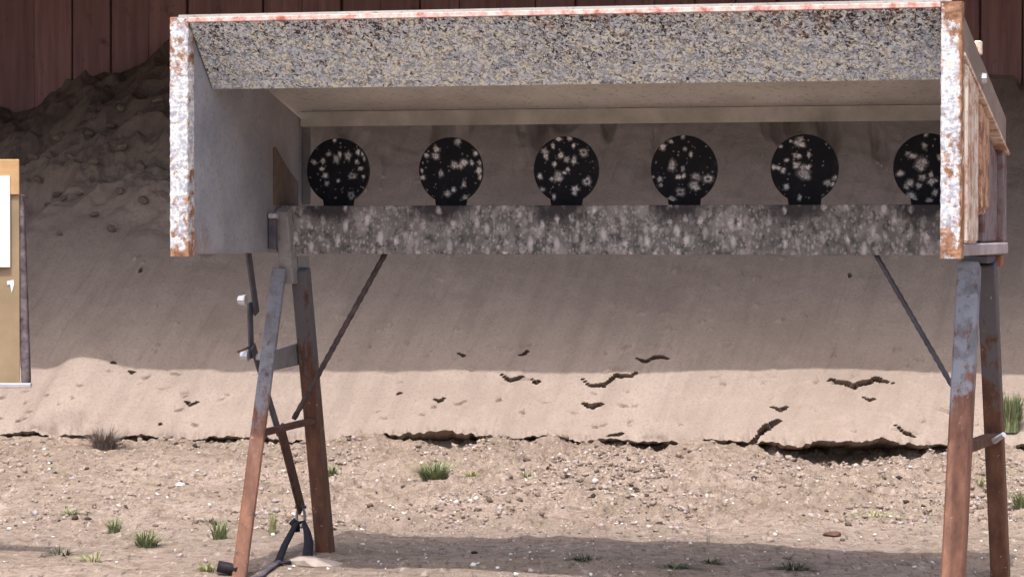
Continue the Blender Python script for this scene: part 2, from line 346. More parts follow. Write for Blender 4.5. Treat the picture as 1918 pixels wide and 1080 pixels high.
# ------------------------------------------------------------------ object helpers
def link(name, me, mat=None, parent=None):
    o = bpy.data.objects.new(name, me)
    COL.objects.link(o)
    if mat is not None and me is not None and not me.materials: me.materials.append(mat)
    if parent is not None: o.parent = parent
    return o
def tag(o, label=None, cat=None, group=None, kind=None):
    if label: o['label'] = label
    if cat: o['category'] = cat
    if group: o['group'] = group
    if kind: o['kind'] = kind
    return o
def empty(name, loc=(0, 0, 0), rz=0.0):
    o = bpy.data.objects.new(name, None); COL.objects.link(o)
    o.location = loc; o.rotation_euler = (0, 0, rz); o.empty_display_size = 0.1; return o
def mesh_from(name, verts, faces, smooth=False):
    me = bpy.data.meshes.new(name); me.from_pydata([tuple(v) for v in verts], [], faces); me.update()
    if smooth: me.polygons.foreach_set('use_smooth', [True] * len(me.polygons))
    return me
def grid_mesh(name, V, smooth=True):
    ny, nx = V.shape[:2]
    me = bpy.data.meshes.new(name)
    me.vertices.add(nx * ny); me.vertices.foreach_set('co', V.reshape(-1).astype(np.float32))
    idx = np.arange(nx * ny).reshape(ny, nx)
    q = np.stack([idx[:-1, :-1], idx[:-1, 1:], idx[1:, 1:], idx[1:, :-1]], -1).reshape(-1, 4)
    n = len(q)
    me.loops.add(n * 4); me.loops.foreach_set('vertex_index', q.reshape(-1).astype(np.int32))
    me.polygons.add(n); me.polygons.foreach_set('loop_start', np.arange(0, n * 4, 4, dtype=np.int32))
    me.polygons.foreach_set('loop_total', np.full(n, 4, dtype=np.int32))
    me.polygons.foreach_set('use_smooth', np.full(n, smooth, dtype=bool))
    me.update(calc_edges=True); me.validate(); return me
def bevel(bm, off, seg=1):
    if off > 0: bmesh.ops.bevel(bm, geom=bm.edges[:], offset=off, segments=seg, affect='EDGES', clamp_overlap=True)
def done(bm, name, smooth=False):
    bmesh.ops.recalc_face_normals(bm, faces=bm.faces[:])
    me = bpy.data.meshes.new(name); bm.to_mesh(me); bm.free()
    if smooth: me.polygons.foreach_set('use_smooth', [True] * len(me.polygons))
    return me
def box_me(name, x0, x1, y0, y1, z0, z1, bev=0.0):
    bm = bmesh.new()
    mtx = Matrix.Translation(((x0 + x1) / 2, (y0 + y1) / 2, (z0 + z1) / 2)) @ Matrix.Diagonal((x1 - x0, y1 - y0, z1 - z0, 1))
    bmesh.ops.create_cube(bm, size=1, matrix=mtx); bevel(bm, bev); return done(bm, name)
def prism_me(name, poly, x0, x1, bev=0.0):            # polygon in (y,z), extruded along x
    bm = bmesh.new()
    A = [bm.verts.new((x0, p[0], p[1])) for p in poly]; B = [bm.verts.new((x1, p[0], p[1])) for p in poly]
    bm.faces.new(A); bm.faces.new(B[::-1]); n = len(poly)
    for i in range(n): bm.faces.new((A[i], B[i], B[(i + 1) % n], A[(i + 1) % n]))
    bevel(bm, bev); return done(bm, name)
def frame_at(p, q, roll=0.0, ref=(1, 0, 0)):
    p, q = Vector(p), Vector(q); d = (q - p).normalized(); r = Vector(ref)
    s = (r - d * r.dot(d)).normalized(); t = d.cross(s)
    c, n = math.cos(roll), math.sin(roll)
    return s * c + t * n, t * c - s * n, d
def beam_me(name, p, q, a, b, roll=0.0, bev=0.002, ref=(1, 0, 0)):     # a along ref, b across
    s, t, d = frame_at(p, q, roll, ref); bm = bmesh.new(); p, q = Vector(p), Vector(q)
    ring = lambda c: [bm.verts.new(c + s * (i * a / 2) + t * (j * b / 2)) for i, j in ((-1, -1), (1, -1), (1, 1), (-1, 1))]
    A, B = ring(p), ring(q); bm.faces.new(A); bm.faces.new(B[::-1])
    for i in range(4): bm.faces.new((A[i], B[i], B[(i + 1) % 4], A[(i + 1) % 4]))
    bevel(bm, bev); return done(bm, name)
def tube_me(name, pts, r, seg=8, closed=False, flat=1.0):
    pts = [Vector(p) for p in pts]; n = len(pts); V = []; F = []
    for i, p in enumerate(pts):
        if closed: d = pts[(i + 1) % n] - pts[i - 1]
        else: d = pts[min(i + 1, n - 1)] - pts[max(i - 1, 0)]
        d.normalize(); up = Vector((0, 0, 1)) if abs(d.z) < 0.9 else Vector((0, 1, 0))
        s = d.cross(up).normalized(); t = s.cross(d)
        rr = r[i] if isinstance(r, (list, tuple)) else r
        for k in range(seg):
            an = 2 * math.pi * k / seg; V.append(p + s * (math.cos(an) * rr) + t * (math.sin(an) * rr * flat))
    m = n if closed else n - 1
    for i in range(m):
        for k in range(seg):
            F.append((i * seg + k, i * seg + (k + 1) % seg, ((i + 1) % n) * seg + (k + 1) % seg, ((i + 1) % n) * seg + k))
    if not closed: F += [tuple(range(seg))[::-1], tuple((n - 1) * seg + k for k in range(seg))]
    return mesh_from(name, V, F, True)
def bolt_me(name, c, axis, r, h, seg=8):
    c = Vector(c); ax = Vector(axis).normalized(); bm = bmesh.new()
    bmesh.ops.create_cone(bm, segments=seg, radius1=r, radius2=r * 0.8, depth=h, cap_ends=True,
                          matrix=Matrix.Translation(c) @ ax.to_track_quat('Z', 'Y').to_matrix().to_4x4())
    return done(bm, name)
def stone_me(name, r, seed, sub=1, squash=0.7):
    bm = bmesh.new(); bmesh.ops.create_icosphere(bm, subdivisions=sub, radius=1.0)
    rr = random.Random(seed); ph = [Vector((rr.uniform(-1, 1), rr.uniform(-1, 1), rr.uniform(-1, 1))).normalized() for _ in range(7)]
    cut = [rr.uniform(0.55, 0.9) for _ in ph]
    for v in bm.verts:
        c = v.co.copy()
        for p, k in zip(ph, cut):
            dt = c.dot(p)
            if dt > k: c -= p * (dt - k)
        c *= rr.uniform(0.93, 1.07); v.co = Vector((c.x * r * 1.15, c.y * r * 0.95, c.z * r * squash))
    return done(bm, name)

# ------------------------------------------------------------------ terrain functions
def toe(X): return toe_smooth(X) + 0.05 * fbm(X * 1.3, 3.1, 2, 5) - 0.38 * np.exp(-((X - 1.40) / 0.48) ** 2) - 0.10 * sm(0.0, 1.3, X)
def toe_jag(X): return 0.030 * fbm(X * 6, 9.3, 3, 8) + 0.028 * fbm(X * 21, 1.3, 3, 9)
def toe_smooth(X): return 13.72 - 0.135 * X
def ground_base(X, Y):
    z = 0.06 * sm(10.3, 13.4, Y) - 0.05 * sm(9.6, 8.2, Y) - 0.03 * sm(0.4, 2.0, X) * sm(10.4, 9.0, Y)
    z = z + 0.018 * fbm(X * 0.9, Y * 0.9, 3, 21) * sm(7, 10, Y)
    return z
def ground_z(X, Y):
    X = np.asarray(X, float); Y = np.asarray(Y, float)
    z = ground_base(X, Y)
    rough = sm(10.15, 10.9, Y + 0.25 * perlin(X * 1.5, Y * 1.5, 77)) * (0.45 + 0.55 * sm(-1.3, -0.5, X)) + 0.28
    n = fbm(X * 5.5, Y * 5.5, 5, 31, 0.6)
    cl = np.maximum(0, fbm(X * 11, Y * 11, 3, 41, 0.55)) ** 1.3
    near = sm(5, 8, Y)
    z = z + near * rough * (0.014 * n + 0.020 * cl + 0.022 * fbm(X * 2.2, Y * 2.2, 3, 37))
    t = toe(X); d = t - Y
    z = z - 0.05 * np.exp(-((X - 1.45) / 0.32) ** 2) * sm(0.45, 0.0, np.abs(d - 0.05))
    z = z + near * 0.022 * sm(0.5, 0.1, d) * np.abs(fbm(X * 9, Y * 9, 3, 55))
    for fx, fw, fh in ((-0.06, 0.10, 0.05), (0.20, 0.07, 0.035), (-0.62, 0.09, 0.035), (0.80, 0.10, 0.03), (1.95, 0.16, 0.05), (-1.5, 0.14, 0.03)):
        z = z + near * np.maximum(0, fh * (1 - np.abs(X - fx) / (fw + 0.25 * np.maximum(d, 0)))) * sm(0.40, 0.0, d)
    z = z - near * 0.030 * sm(0.10, 0.02, np.abs(d + 0.01))
    # furrow left by a tyre at the left
    z = z - 0.02 * np.exp(-((Y - 10.12 - 0.12 * (X + 1.5)) / 0.07) ** 2) * sm(-0.75, -1.3, X)
    return z
def berm_base(X, s):
    z = 0.66 * np.minimum(s, 1.5) + 0.60 * np.maximum(0, s - 1.5)
    b = -0.26 + 0.36 * sm(-2.9, -1.8, X) - 0.19 * sm(1.5, 2.6, X)
    return z + b * sm(1.0, 2.4, s)
CRACKS = [  # (X, s) polylines of the torn crust, and step height
    ([(-0.055, 0.385), (-0.002, 0.342), (0.06, 0.38)], 0.022), ([(0.085, 0.36), (0.109, 0.335), (0.132, 0.358)], 0.016),
    ([(0.315, 0.37), (0.361, 0.318), (0.415, 0.330), (0.477, 0.392), (0.538, 0.380), (0.592, 0.43)], 0.022),
    ([(0.570, 0.510), (0.609, 0.475), (0.652, 0.507), (0.725, 0.495)], 0.020),
    ([(0.312, 0.222), (0.363, 0.198), (0.410, 0.222)], 0.026),
    ([(1.400, 0.368), (1.469, 0.349), (1.514, 0.325), (1.57, 0.356), (1.625, 0.380), (1.70, 0.355)], 0.034),
    ([(1.02, -0.02), (1.086, 0.06), (1.165, 0.13)], 0.040), ([(1.64, 0.10), (1.68, 0.06), (1.72, 0.05)], 0.022),
    ([(-0.355, 0.217), (-0.33, 0.205), (-0.305, 0.214)], 0.014), ([(-1.262, 0.485), (-1.24, 0.50), (-1.215, 0.53)], 0.02),
    ([(-0.25, 0.52), (-0.23, 0.505), (-0.21, 0.50)], 0.012), ([(0.036, 0.518), (0.06, 0.53), (0.08, 0.55)], 0.015),
    ([(-1.50, 0.22), (-1.47, 0.20), (-1.44, 0.21)], 0.013),
    ([(1.55, 0.27), (1.575, 0.255), (1.60, 0.27)], 0.014),
    ([(1.14, 0.20), (1.17, 0.19), (1.21, 0.21)], 0.014),
    ([(-0.95, 0.33), (-0.92, 0.335), (-0.89, 0.35)], 0.016),
    ([(0.42, 0.02), (0.47, 0.03), (0.50, 0.06)], 0.018), ]
NB = np.array([0, -0.53, 0.85])
def berm_disp(X, s):
    st = X * 0.95 - s * 0.31
    d = 0.010 * fbm(X * 2.2, s * 2.2, 3, 61) + 0.0022 * fbm(X * 14, s * 14, 3, 66)
    d = d + 0.0045 * fbm(st * 9, s * 0.9, 3, 71) * sm(1.9, 1.2, s)
    left = sm(-0.95, -1.5, X)
    rough = sm(1.1, 1.9, s + 0.3 * perlin(X * 1.7, s * 1.7, 81)) * (0.10 + 0.90 * left)
    rid = 1 - np.abs(fbm(X * 2.1 - s * 0.8, s * 1.9, 3, 91, 0.45))
    d = d + rough * (0.15 * (rid - 0.75) + 0.018 * fbm(X * 9, s * 9, 3, 95, 0.6))
    gouge = sm(1.6, 2.2, s) * (1 - left)
    d = d - gouge * 0.13 * np.maximum(0, fbm(X * 4.5, s * 1.1, 3, 101))
    # bulge at the far left where the slope spills outward
    d = d + 0.075 * np.exp(-((X + 2.0) / 0.16) ** 2) * np.exp(-((s - 0.25) / 0.35) ** 2)
    d = d - 0.03 * np.exp(-(((X + 2.2) + 0.25 * (s - 0.6)) / 0.08) ** 2) * sm(0.2, 0.5, s) * sm(1.4, 0.8, s)
    return d
def berm_point(X, s):
    X = np.asarray(X, float); s = np.asarray(s, float)
    t = toe(X); ts = toe_smooth(X); k = np.exp(-(s / 0.30) ** 2); k2 = np.exp(-(s / 0.035) ** 2)
    z0 = 0.10 + (ground_base(X, t) + lip_h(X) - 0.10) * k + lip_jag(X) * k2
    fade = sm(0.0, 0.10, s); d = berm_disp(X, s) * fade
    return np.stack([X + 0 * s, ts + (t - ts) * k + toe_jag(X) * k2 + s + NB[1] * d, z0 + berm_base(X, s) + NB[2] * d], -1)
def lip_h(X):
    n = np.clip(0.50 + 0.85 * fbm(X * 1.7, 1.7, 3, 111), 0, 1) ** 1.4
    h = 0.030 + 0.022 * n + 0.034 * np.exp(-((X - 1.40) / 0.26) ** 2)
    return h * (0.70 + 0.35 * sm(-1.3, 0.0, X))
def lip_jag(X): return 0.020 * fbm(X * 5.5, 4.4, 4, 117, 0.6) + 0.006 * fbm(X * 47, 6.1, 2, 119)

def spaced(a, b, n_in, step_in, lo, hi, n_out):
    inner = np.arange(a, b, step_in)
    L = a - np.geomspace(step_in, a - lo, n_out)[::-1]; Rr = b + np.geomspace(step_in, hi - b, n_out)
    return np.concatenate([L, inner, Rr])
# ground: one sheet to the horizon, fine where the camera looks
gx = spaced(-2.45, 2.6, 0, 0.0125, -400, 400, 46); gy = spaced(8.6, 14.4, 0, 0.0125, -400, 400, 46)
GX, GY = np.meshgrid(gx, gy); GZ = ground_z(GX, GY)
GZ = np.where(GY > toe_smooth(GX) + 0.35, np.minimum(GZ, 0.0) - 0.05, GZ)
GZ = np.where(GY > 14.6, np.minimum(GZ, 0.0) - 0.05, GZ)
ground = link('ground', grid_mesh('ground', np.stack([GX, GY, GZ], -1), False), MT['rubble']); tag(ground, kind='structure')

# berm: undercut torn edge at the toe, then the sand slope
bx = np.concatenate([np.linspace(-14, -3.1, 60), np.arange(-3.09, 3.25, 0.0105), np.linspace(3.27, 14, 60)])
bs = np.concatenate([np.arange(0, 0.62, 0.005), np.arange(0.62, 3.5, 0.013)])
BX, BS = np.meshgrid(bx, bs)
P = berm_point(BX, BS)
step = np.zeros_like(BX); slit = np.zeros_like(BX)
for pts, A in CRACKS:
    px = np.array([p[0] for p in pts]); ps = np.array([p[1] for p in pts])
    m_ = (BX >= px[0]) & (BX <= px[-1])
    tt = np.clip((BX - px[0]) / (px[-1] - px[0]), 0, 1)
    s0 = np.interp(BX, px, ps) + 0.006 * fbm(BX * 40, 7.7, 2, 131)
    up = BS - s0
    step += np.where(m_ & (up >= 0), 0.55 * A * np.sqrt(np.sin(np.pi * tt)) * np.exp(-np.maximum(up, 0) / 0.05), 0)
    slit += np.where(m_ & (up < 0) & (up > -(0.0055 + 0.22 * A) * np.sqrt(np.sin(np.pi * tt)) * (1 + 0.5 * perlin(BX * 60, 3.3, 133))), 1.0, 0)
# scattered small torn flakes
for k in range(260):
    cx, cs_ = rng.uniform(-2.4, 2.5), rng.uniform(0.03, 0.75) if k < 190 else rng.uniform(0.75, 1.9)
    wd = 0.007 + 0.03 * rng.random() ** 2.5; A = rng.uniform(0.006, 0.017); cv = rng.uniform(-0.5, 0.5)
    i0, i1 = np.searchsorted(bx, [cx - wd, cx + wd])
    if i1 - i0 < 2: continue
    xs = bx[i0:i1]; tt = (xs - cx) / wd
    s0 = cs_ + cv * (xs - cx) + 0.01 * tt ** 2
    up = bs[:, None] - s0[None, :]
    step[:, i0:i1] += np.where(up >= 0, A * np.sqrt(np.clip(1 - tt ** 2, 0, 1))[None, :] * np.exp(-np.maximum(up, 0) / 0.022), 0)
    if k % 11 == 0 and wd < 0.016: slit[:, i0:i1] += np.where((up < 0) & (up > -0.009 * np.sqrt(np.clip(1 - tt ** 2, 0, 1))[None, :]), 0.5, 0)
slit = np.minimum(slit, 1.0)
P[..., 1] += NB[1] * (step - 0.12 * slit) + 0.075 * slit; P[..., 2] += NB[2] * (step - 0.12 * slit) + 0.05 * slit
t0 = toe(bx); e = P[0].copy()
under = []
lip = np.maximum(lip_h(bx) + lip_jag(bx), 0.01); jag = 0.022 * fbm(bx * 8.3, 2.2, 5, 141, 0.7)
for dy, fz in ((0.30, -2.6), (0.20, -1.3), (0.10, -0.60), (0.03, -0.25)):
    r = e.copy(); r[:, 1] += dy * (1 + 1.6 * np.exp(-((bx - 1.4) / 0.3) ** 2)) + jag; r[:, 2] += fz * np.maximum(lip, 0.02) + 0.3 * jag; under.append(r)
e0 = e.copy(); e0[:, 1] -= 0.006
V = np.concatenate([np.stack(under), e0[None], P[1:]], 0)
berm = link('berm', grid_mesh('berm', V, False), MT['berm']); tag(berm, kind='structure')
def berm_z(X, s):
    p = berm_point(np.array([X]), np.array([s]))[0]; return Vector(p)

# ------------------------------------------------------------------ timber wall behind the berm
WA = math.atan(-0.14)
wall = empty('timber_wall', (0, 16.62, 0), WA)
tag(wall, 'dark brown wall of upright boards behind the sand berm', 'wall')
bw = 0.214
bme = box_me('board', -bw / 2 + 0.0025, bw / 2 - 0.0025, -0.014, 0.014, 0.6, 3.55, 0.004); bme.materials.append(MT['board'])
for i in range(-40, 41):
    b = link('board', bme, None, wall)
    b.location = (i * bw + 0.03, random.uniform(-0.006, 0.006), random.uniform(-0.02, 0.02)); b.rotation_euler = (0, R(random.uniform(-0.25, 0.25)), 0)
link('light_stop_backing', box_me('light_stop_backing', -8.7, 8.7, 0.03, 0.05, 0.4, 3.5), MT['board'], wall)  # unseen sheet added to stop sky light leaking between the boards
for z in (1.4, 2.4, 3.3): link('rail', box_me('rail', -8.7, 8.7, 0.052, 0.14, z, z + 0.09), MT['timber'], wall)

# ------------------------------------------------------------------ overhang roof above the frame (casts the shade over the berm)
CZ = 2.95
can = empty('overhang_roof', (0, 13.03, 0), WA)
tag(can, 'timber overhang roof above the berm, shading its upper part', 'roof')
dme = box_me('deck_board', -8.6, 8.6, 0.0, 0.30, CZ, CZ + 0.04, 0.004); dme.materials.append(MT['timber'])
for k in range(13): link('deck_board', dme, None, can).location = (0, k * 0.302, 0)
for x in range(-8, 9, 2): link('rafter', box_me('rafter', x - 0.04, x + 0.04, 0.12, 3.66, CZ - 0.16, CZ - 0.002), MT['timber'], can)
for x in (-8.2, -4.6, 4.6, 8.2): link('post', box_me('post', x - 0.07, x + 0.07, 0.16, 0.30, -0.1, CZ - 0.165, 0.008), MT['timber'], can)
link('front_beam', box_me('front_beam', -8.6, 8.6, 0.02, 0.10, CZ - 0.2, CZ - 0.002), MT['timber'], can)

# ------------------------------------------------------------------ plate rack
W_ = 2.204
rack = empty('plate_rack', (-0.9514, 8.8175, 0), math.atan2(-0.2802, 0.96))
tag(rack, 'long rusty steel target rack on four legs with a row of black round plates', 'target rack')
def rk(name, me, mat, parent=None): return link(name, me, MT[mat], parent or rack)
B0, T0, TB = 0.950, 1.628, 1.356             # underside, top at the front, top at the back
slope = lambda v: T0 + (TB - T0) * v
def worn_post_me(U, seed):
    n = 90; zz = np.linspace(B0 - 0.004, T0, n); V = []; F = []
    jit = lambda k: 0.0016 * fbm(zz * 45, k * 3.7 + seed * 9.1, 3, 301) + 0.0012 * fbm(zz * 9, k * 2.1 + seed * 5.3, 2, 303)
    J = [jit(k) for k in range(8)]
    for i in range(n):
        for k, (du, v_) in enumerate(((-0.028, 0.004), (-0.025, 0.0), (0.025, 0.0), (0.028, 0.004), (0.028, 0.048), (-0.028, 0.048))):
            V.append((U + du + (J[k][i] if k < 4 else 0) * (1 if du > 0 else -1), v_ + (abs(J[k][i]) if k in (1, 2) else 0), zz[i]))
    for i in range(n - 1):
        for k in range(6): F.append((i * 6 + k, i * 6 + (k + 1) % 6, i * 6 + 6 + (k + 1) % 6, i * 6 + 6 + k))
    F += [tuple(range(6))[::-1], tuple((n - 1) * 6 + k for k in range(6))]
    return mesh_from('front_post', V, F)
for side, (s, U) in enumerate(((-1, 0.0), (1, W_))):
    fp = rk('front_post', worn_post_me(U, side), 'white_rust')
    inn = U - s * 0.026; out = U - s * 0.020
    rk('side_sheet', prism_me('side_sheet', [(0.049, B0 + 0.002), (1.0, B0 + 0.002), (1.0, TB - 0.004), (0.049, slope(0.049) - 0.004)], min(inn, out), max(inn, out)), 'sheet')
    def sx(a_, b_): lo, hi = U + s * a_, U + s * b_; return min(lo, hi), max(lo, hi)
    rk('back_post', box_me('back_post', *sx(-0.019, 0.022), 0.93, 1.0, B0 + 0.036, slope(0.93) - 0.112, 0.003), 'plank_dark')
    rk('bottom_rail', box_me('bottom_rail', *sx(-0.019, 0.027), 0.050, 1.0, B0 + 0.002, B0 + 0.034, 0.003), 'rail' if side == 0 else 'edge')
    tr = rk('top_rail', prism_me('top_rail', [(0.050, slope(0.05) - 0.002), (1.0, TB - 0.002), (1.0, TB - 0.108), (0.050, slope(0.05) - 0.118)], *sx(-0.019, 0.020), 0.004), 'rail')
    rk('rail_flange', prism_me('rail_flange', [(0.050, slope(0.05) - 0.119), (0.99, slope(.99) - 0.107), (0.99, slope(.99) - 0.118), (0.050, slope(0.05) - 0.130)], *sx(-0.019, 0.032), 0.002), 'plank_cream')
    rk('bolt', bolt_me('bolt', (U + s * 0.026, 0.47, slope(0.47) - 0.055), (s, 0, 0), 0.016, 0.014), 'bolt')
    for (v0, v1, o, zb, mt) in ((0.062, 0.335, 0.016, B0 + 0.036, 'plank_cream'), (0.350, 0.625, 0.010, B0 + 0.115, 'plank_rust'), (0.650, 0.925, 0.004, B0 + 0.036, 'plank_dark')):
        rk('plank', prism_me('plank', [(v0, zb), (v1, zb), (v1, slope(v1) - 0.131), (v0, slope(v0) - 0.131)], *sx(-0.018, o), 0.006), mt)
    rk('batten', prism_me('batten', [(0.085, B0 + 0.036), (0.315, B0 + 0.036), (0.315, slope(0.315) - 0.134), (0.085, slope(0.085) - 0.134)], *sx(0.0161, 0.032), 0.008), 'plank_cream')
    rk('batten', prism_me('batten', [(0.43, B0 + 0.13), (0.60, B0 + 0.13), (0.60, slope(0.60) - 0.134), (0.43, slope(0.43) - 0.134)], *sx(0.0101, 0.024), 0.008), 'plank_rust')
# roof
rk('roof_sheet', prism_me('roof_sheet', [(0.002, T0 - 0.001), (1.005, 1.374), (1.005, 1.380), (0.002, T0 + 0.006)], 0.0, W_), 'ceiling')
rk('roof_tab', box_me('roof_tab', W_ + 0.002, W_ + 0.024, 0.42, 0.45, slope(0.42) - 0.006, slope(0.42) + 0.034, 0.004), 'plank_cream')
rk('roof_edge', box_me('roof_edge', 0.0285, W_ - 0.0285, 0.0, 0.022, T0 - 0.016, T0 - 0.0015, 0.002), 'pink')
rk('deflector', prism_me('deflector', [(0.006, T0 - 0.0165), (0.188, 1.430), (0.195, 1.436), (0.020, T0 - 0.0165)], 0.031, W_ - 0.031), 'deflector')
rk('back_lip', box_me('back_lip', 0.028, W_ - 0.028, 0.930, 0.938, 1.345, 1.391), 'lip')
# gusset at the left inner wall
rk('gusset', prism_me('gusset', [(0.69, 1.0975), (0.90, 1.0975), (0.90, 1.17), (0.80, 1.215), (0.70, 1.275), (0.69, 1.27)], 0.0265, 0.032), 'brown')
rk('back_flange', box_me('back_flange', 0.0265, 0.052, 0.955, 0.962, 1.10, 1.343), 'steel')
# base bar
BT = 1.095
rk('base_bar', box_me('base_bar', 0.032, W_ - 0.032, 0.742, 0.754, B0 - 0.002, BT, 0.002), 'bar')
rk('base_flange', box_me('base_flange', 0.034, W_ - 0.034, 0.7545, 0.90, BT - 0.014, BT - 0.004), 'darksteel')

# plates with their lead marks (position and size relative to the plate, in plate radii)
MARKS = {
 0: [(-.08,.94,.07),(-.28,.53,.085),(-.04,.37,.13),(.08,.51,.095),(.34,.46,.13),(.67,.58,.095),(.93,.60,.07),(-.77,.28,.095),(-.47,.31,.095),(.62,.28,.085),(.74,.08,.085),(-.51,.06,.085),(-.41,-.13,.095),(-.36,-.37,.085),(.01,-.29,.06),(.46,-.15,.13,1),(.83,-.17,.065),(.43,-.73,.13,1),(.86,.37,.065)],
 1: [(.23,.86,.12),(-.45,.65,.11),(-.48,.44,.12),(-.77,.46,.095),(.79,.51,.1),(.14,.16,.14),(.44,.23,.13),(.33,.13,.1),(.68,.23,.085),(.89,-.01,.12),(.97,-.20,.09),(.91,.23,.085),(-.90,-.01,.065),(-.89,-.22,.095),(-.31,-.09,.095),(.42,-.42,.095),(.09,-.58,.085),(-.10,-.69,.12),(.47,-.81,.095)],
 2: [(-.23,.95,.09),(.11,.93,.09),(-.39,.71,.08),(.24,.72,.08),(-.64,.54,.12),(-.61,.40,.09),(-.17,.44,.1),(.02,.31,.11),(.25,.27,.11),(.54,.52,.13,1),(-.35,.18,.09),(.06,0,.075),(-.80,-.19,.09),(-.25,-.19,.16),(-.44,-.27,.075),(-.05,-.08,.065),(.65,-.35,.13,1),(-.73,-.58,.085),(.28,-.57,.13),(.27,-.68,.09),(-.37,-.81,.085),(-.19,-.28,.09)],
 3: [(-.01,.96,.08),(-.63,.66,.11),(-.38,.82,.065),(.03,.60,.075),(.22,.43,.08),(-.37,.12,.14),(-.03,.02,.085),(-.16,-.23,.085),(0,-.2,.085),(-.72,-.28,.09),(.37,-.22,.14),(.30,-.47,.15),(.37,-.54,.11),(.73,-.29,.14,1),(-.11,-.67,.14,1),(-.40,-.94,.11),(-.97,-.24,.055),(-.70,-.46,.065)],
 4: [(-.10,.86,.10),(-.20,.75,.13),(-.08,.70,.11),(-.40,.80,.06),(-.74,.68,.06),(-.26,.39,.09),(-.15,.37,.09),(.14,.40,.09),(-.52,.24,.08),(-.90,.05,.09),(-.76,.02,.08),(-.63,-.04,.10),(-.24,.09,.13),(-.05,.03,.11),(.1,.04,.10),(-.02,-.15,.17),(.07,-.23,.12),(-.52,-.53,.10),(-.14,-.83,.09),(.68,-.42,.11),(.92,-.28,.11),(.86,-.48,.08)],
 5: [(-.05,.95,.07),(-.09,.64,.10),(-.57,.42,.08),(-.43,.34,.11),(-.20,.10,.19),(-.10,.18,.12),(-.18,-.02,.10),(-.78,-.16,.11),(.10,-.20,.09),(-.15,-.27,.12),(-.50,-.44,.12),(-.62,-.54,.10),(-.24,-.51,.09),(.12,-.40,.12),(.22,-.37,.09),(-.48,-.80,.13),(-.40,-.93,.09),(.22,-.72,.11),(.07,-.97,.10),(.35,.30,.10),(.6,.1,.11),(.45,-.35,.1)]}
PR, PW = 0.1018, 1.203
def plate_me():
    poly = []; a0 = math.asin(0.050 / PR)
    n = 48
    for k in range(n + 1):
        an = -math.pi / 2 + a0 + (2 * math.pi - 2 * a0) * k / n
        poly.append((PR * math.cos(an), PR * math.sin(an)))
    poly += [(-0.047, BT - 0.004 - PW), (0.047, BT - 0.004 - PW)]
    bm = bmesh.new()
    A = [bm.verts.new((p[0], -0.006, p[1])) for p in poly]; B = [bm.verts.new((p[0], 0.006, p[1])) for p in poly]
    bm.faces.new(A); bm.faces.new(B[::-1]); m = len(poly)
    for i in range(m): bm.faces.new((A[i], B[i], B[(i + 1) % m], A[(i + 1) % m]))
    return done(bm, 'target_plate')
pme = plate_me(); pme.materials.append(MT['plate'])
for i, u in enumerate(PU):
    p = link('target_plate', pme, None, rack); p.location = (u, 0.85, PW); p.rotation_euler = (R(random.uniform(-2, 2)), 0, R(random.uniform(-1.5, 1.5)))
    V = []; F = []; TN = []; rr = random.Random(100 + i)
    extra = [(rr.uniform(-.9, .9), rr.uniform(-.9, .9), rr.uniform(.015, .04)) for _ in range(40)]
    for q_, mk in enumerate(MARKS[i] + extra):
        cx, cz, r = mk[0] * PR, mk[1] * PR, mk[2] * PR * 0.88
        if math.hypot(cx, cz) > PR * 0.97: k_ = PR * 0.95 / math.hypot(cx, cz); cx *= k_; cz *= k_
        n = 14; ring = len(mk) > 3; core = rr.uniform(0.7, 1.0) if q_ < len(MARKS[i]) else rr.uniform(0.25, 0.6)
        jit = [rr.uniform(0.65, 1.2) for _ in range(n)]; ph = rr.uniform(0, 6.28); el = rr.uniform(0.8, 1.2)
        layers = [(1.55, 0.0, 0.0063), (1.05, 0.35 * core, 0.0066), (0.72, core, 0.0069)]
        layers += [(0.38, core * 0.5, 0.0070), (0.0, 0.0, 0.0071)] if ring else [(0.0, core, 0.0072)]
        prev = None
        for f_, tn, yy in layers:
            b0 = len(V)
            for k in range(n):
                an = 2 * math.pi * k / n + ph; q = r * f_ * jit[k]
                x, z = cx + q * math.cos(an) * el, cz + q * math.sin(an) / el
                h_ = math.hypot(x, z)
                if h_ > PR * 0.995: x *= PR * 0.995 / h_; z *= PR * 0.995 / h_
                V.append((x, -yy, z)); TN.append(tn)
            if prev is not None: F += [(prev + k, prev + (k + 1) % n, b0 + (k + 1) % n, b0 + k) for k in range(n)]
            prev = b0
    me = mesh_from('impact_marks', V, F); at = me.attributes.new('tone', 'FLOAT', 'POINT'); at.data.foreach_set('value', TN)
    link('impact_marks', me, MT['mark'], p)['kind'] = 'stuff'

# legs: two A-frames under the base bar
rk('leg', beam_me('leg', (0.030, 0.735, 0.90), (0.018, 0.405, -0.06), 0.044, 0.044, R(-19), 0.004), 'leg_left')
rk('leg', beam_me('leg', (0.075, 0.80, 0.90), (0.078, 1.022, -0.02), 0.050, 0.050, 0, 0.004), 'leg_rear_shaded')
rk('leg', beam_me('leg', (W_ - 0.048, 0.715, 0.925), (W_ - 0.055, 0.405, -0.09), 0.0635, 0.0635, 0, 0.005), 'leg_right')
rk('leg', beam_me('leg', (W_ - 0.014, 0.835, 0.925), (W_ - 0.014, 1.18, -0.06), 0.054, 0.054, 0, 0.004), 'leg_rear_shaded')
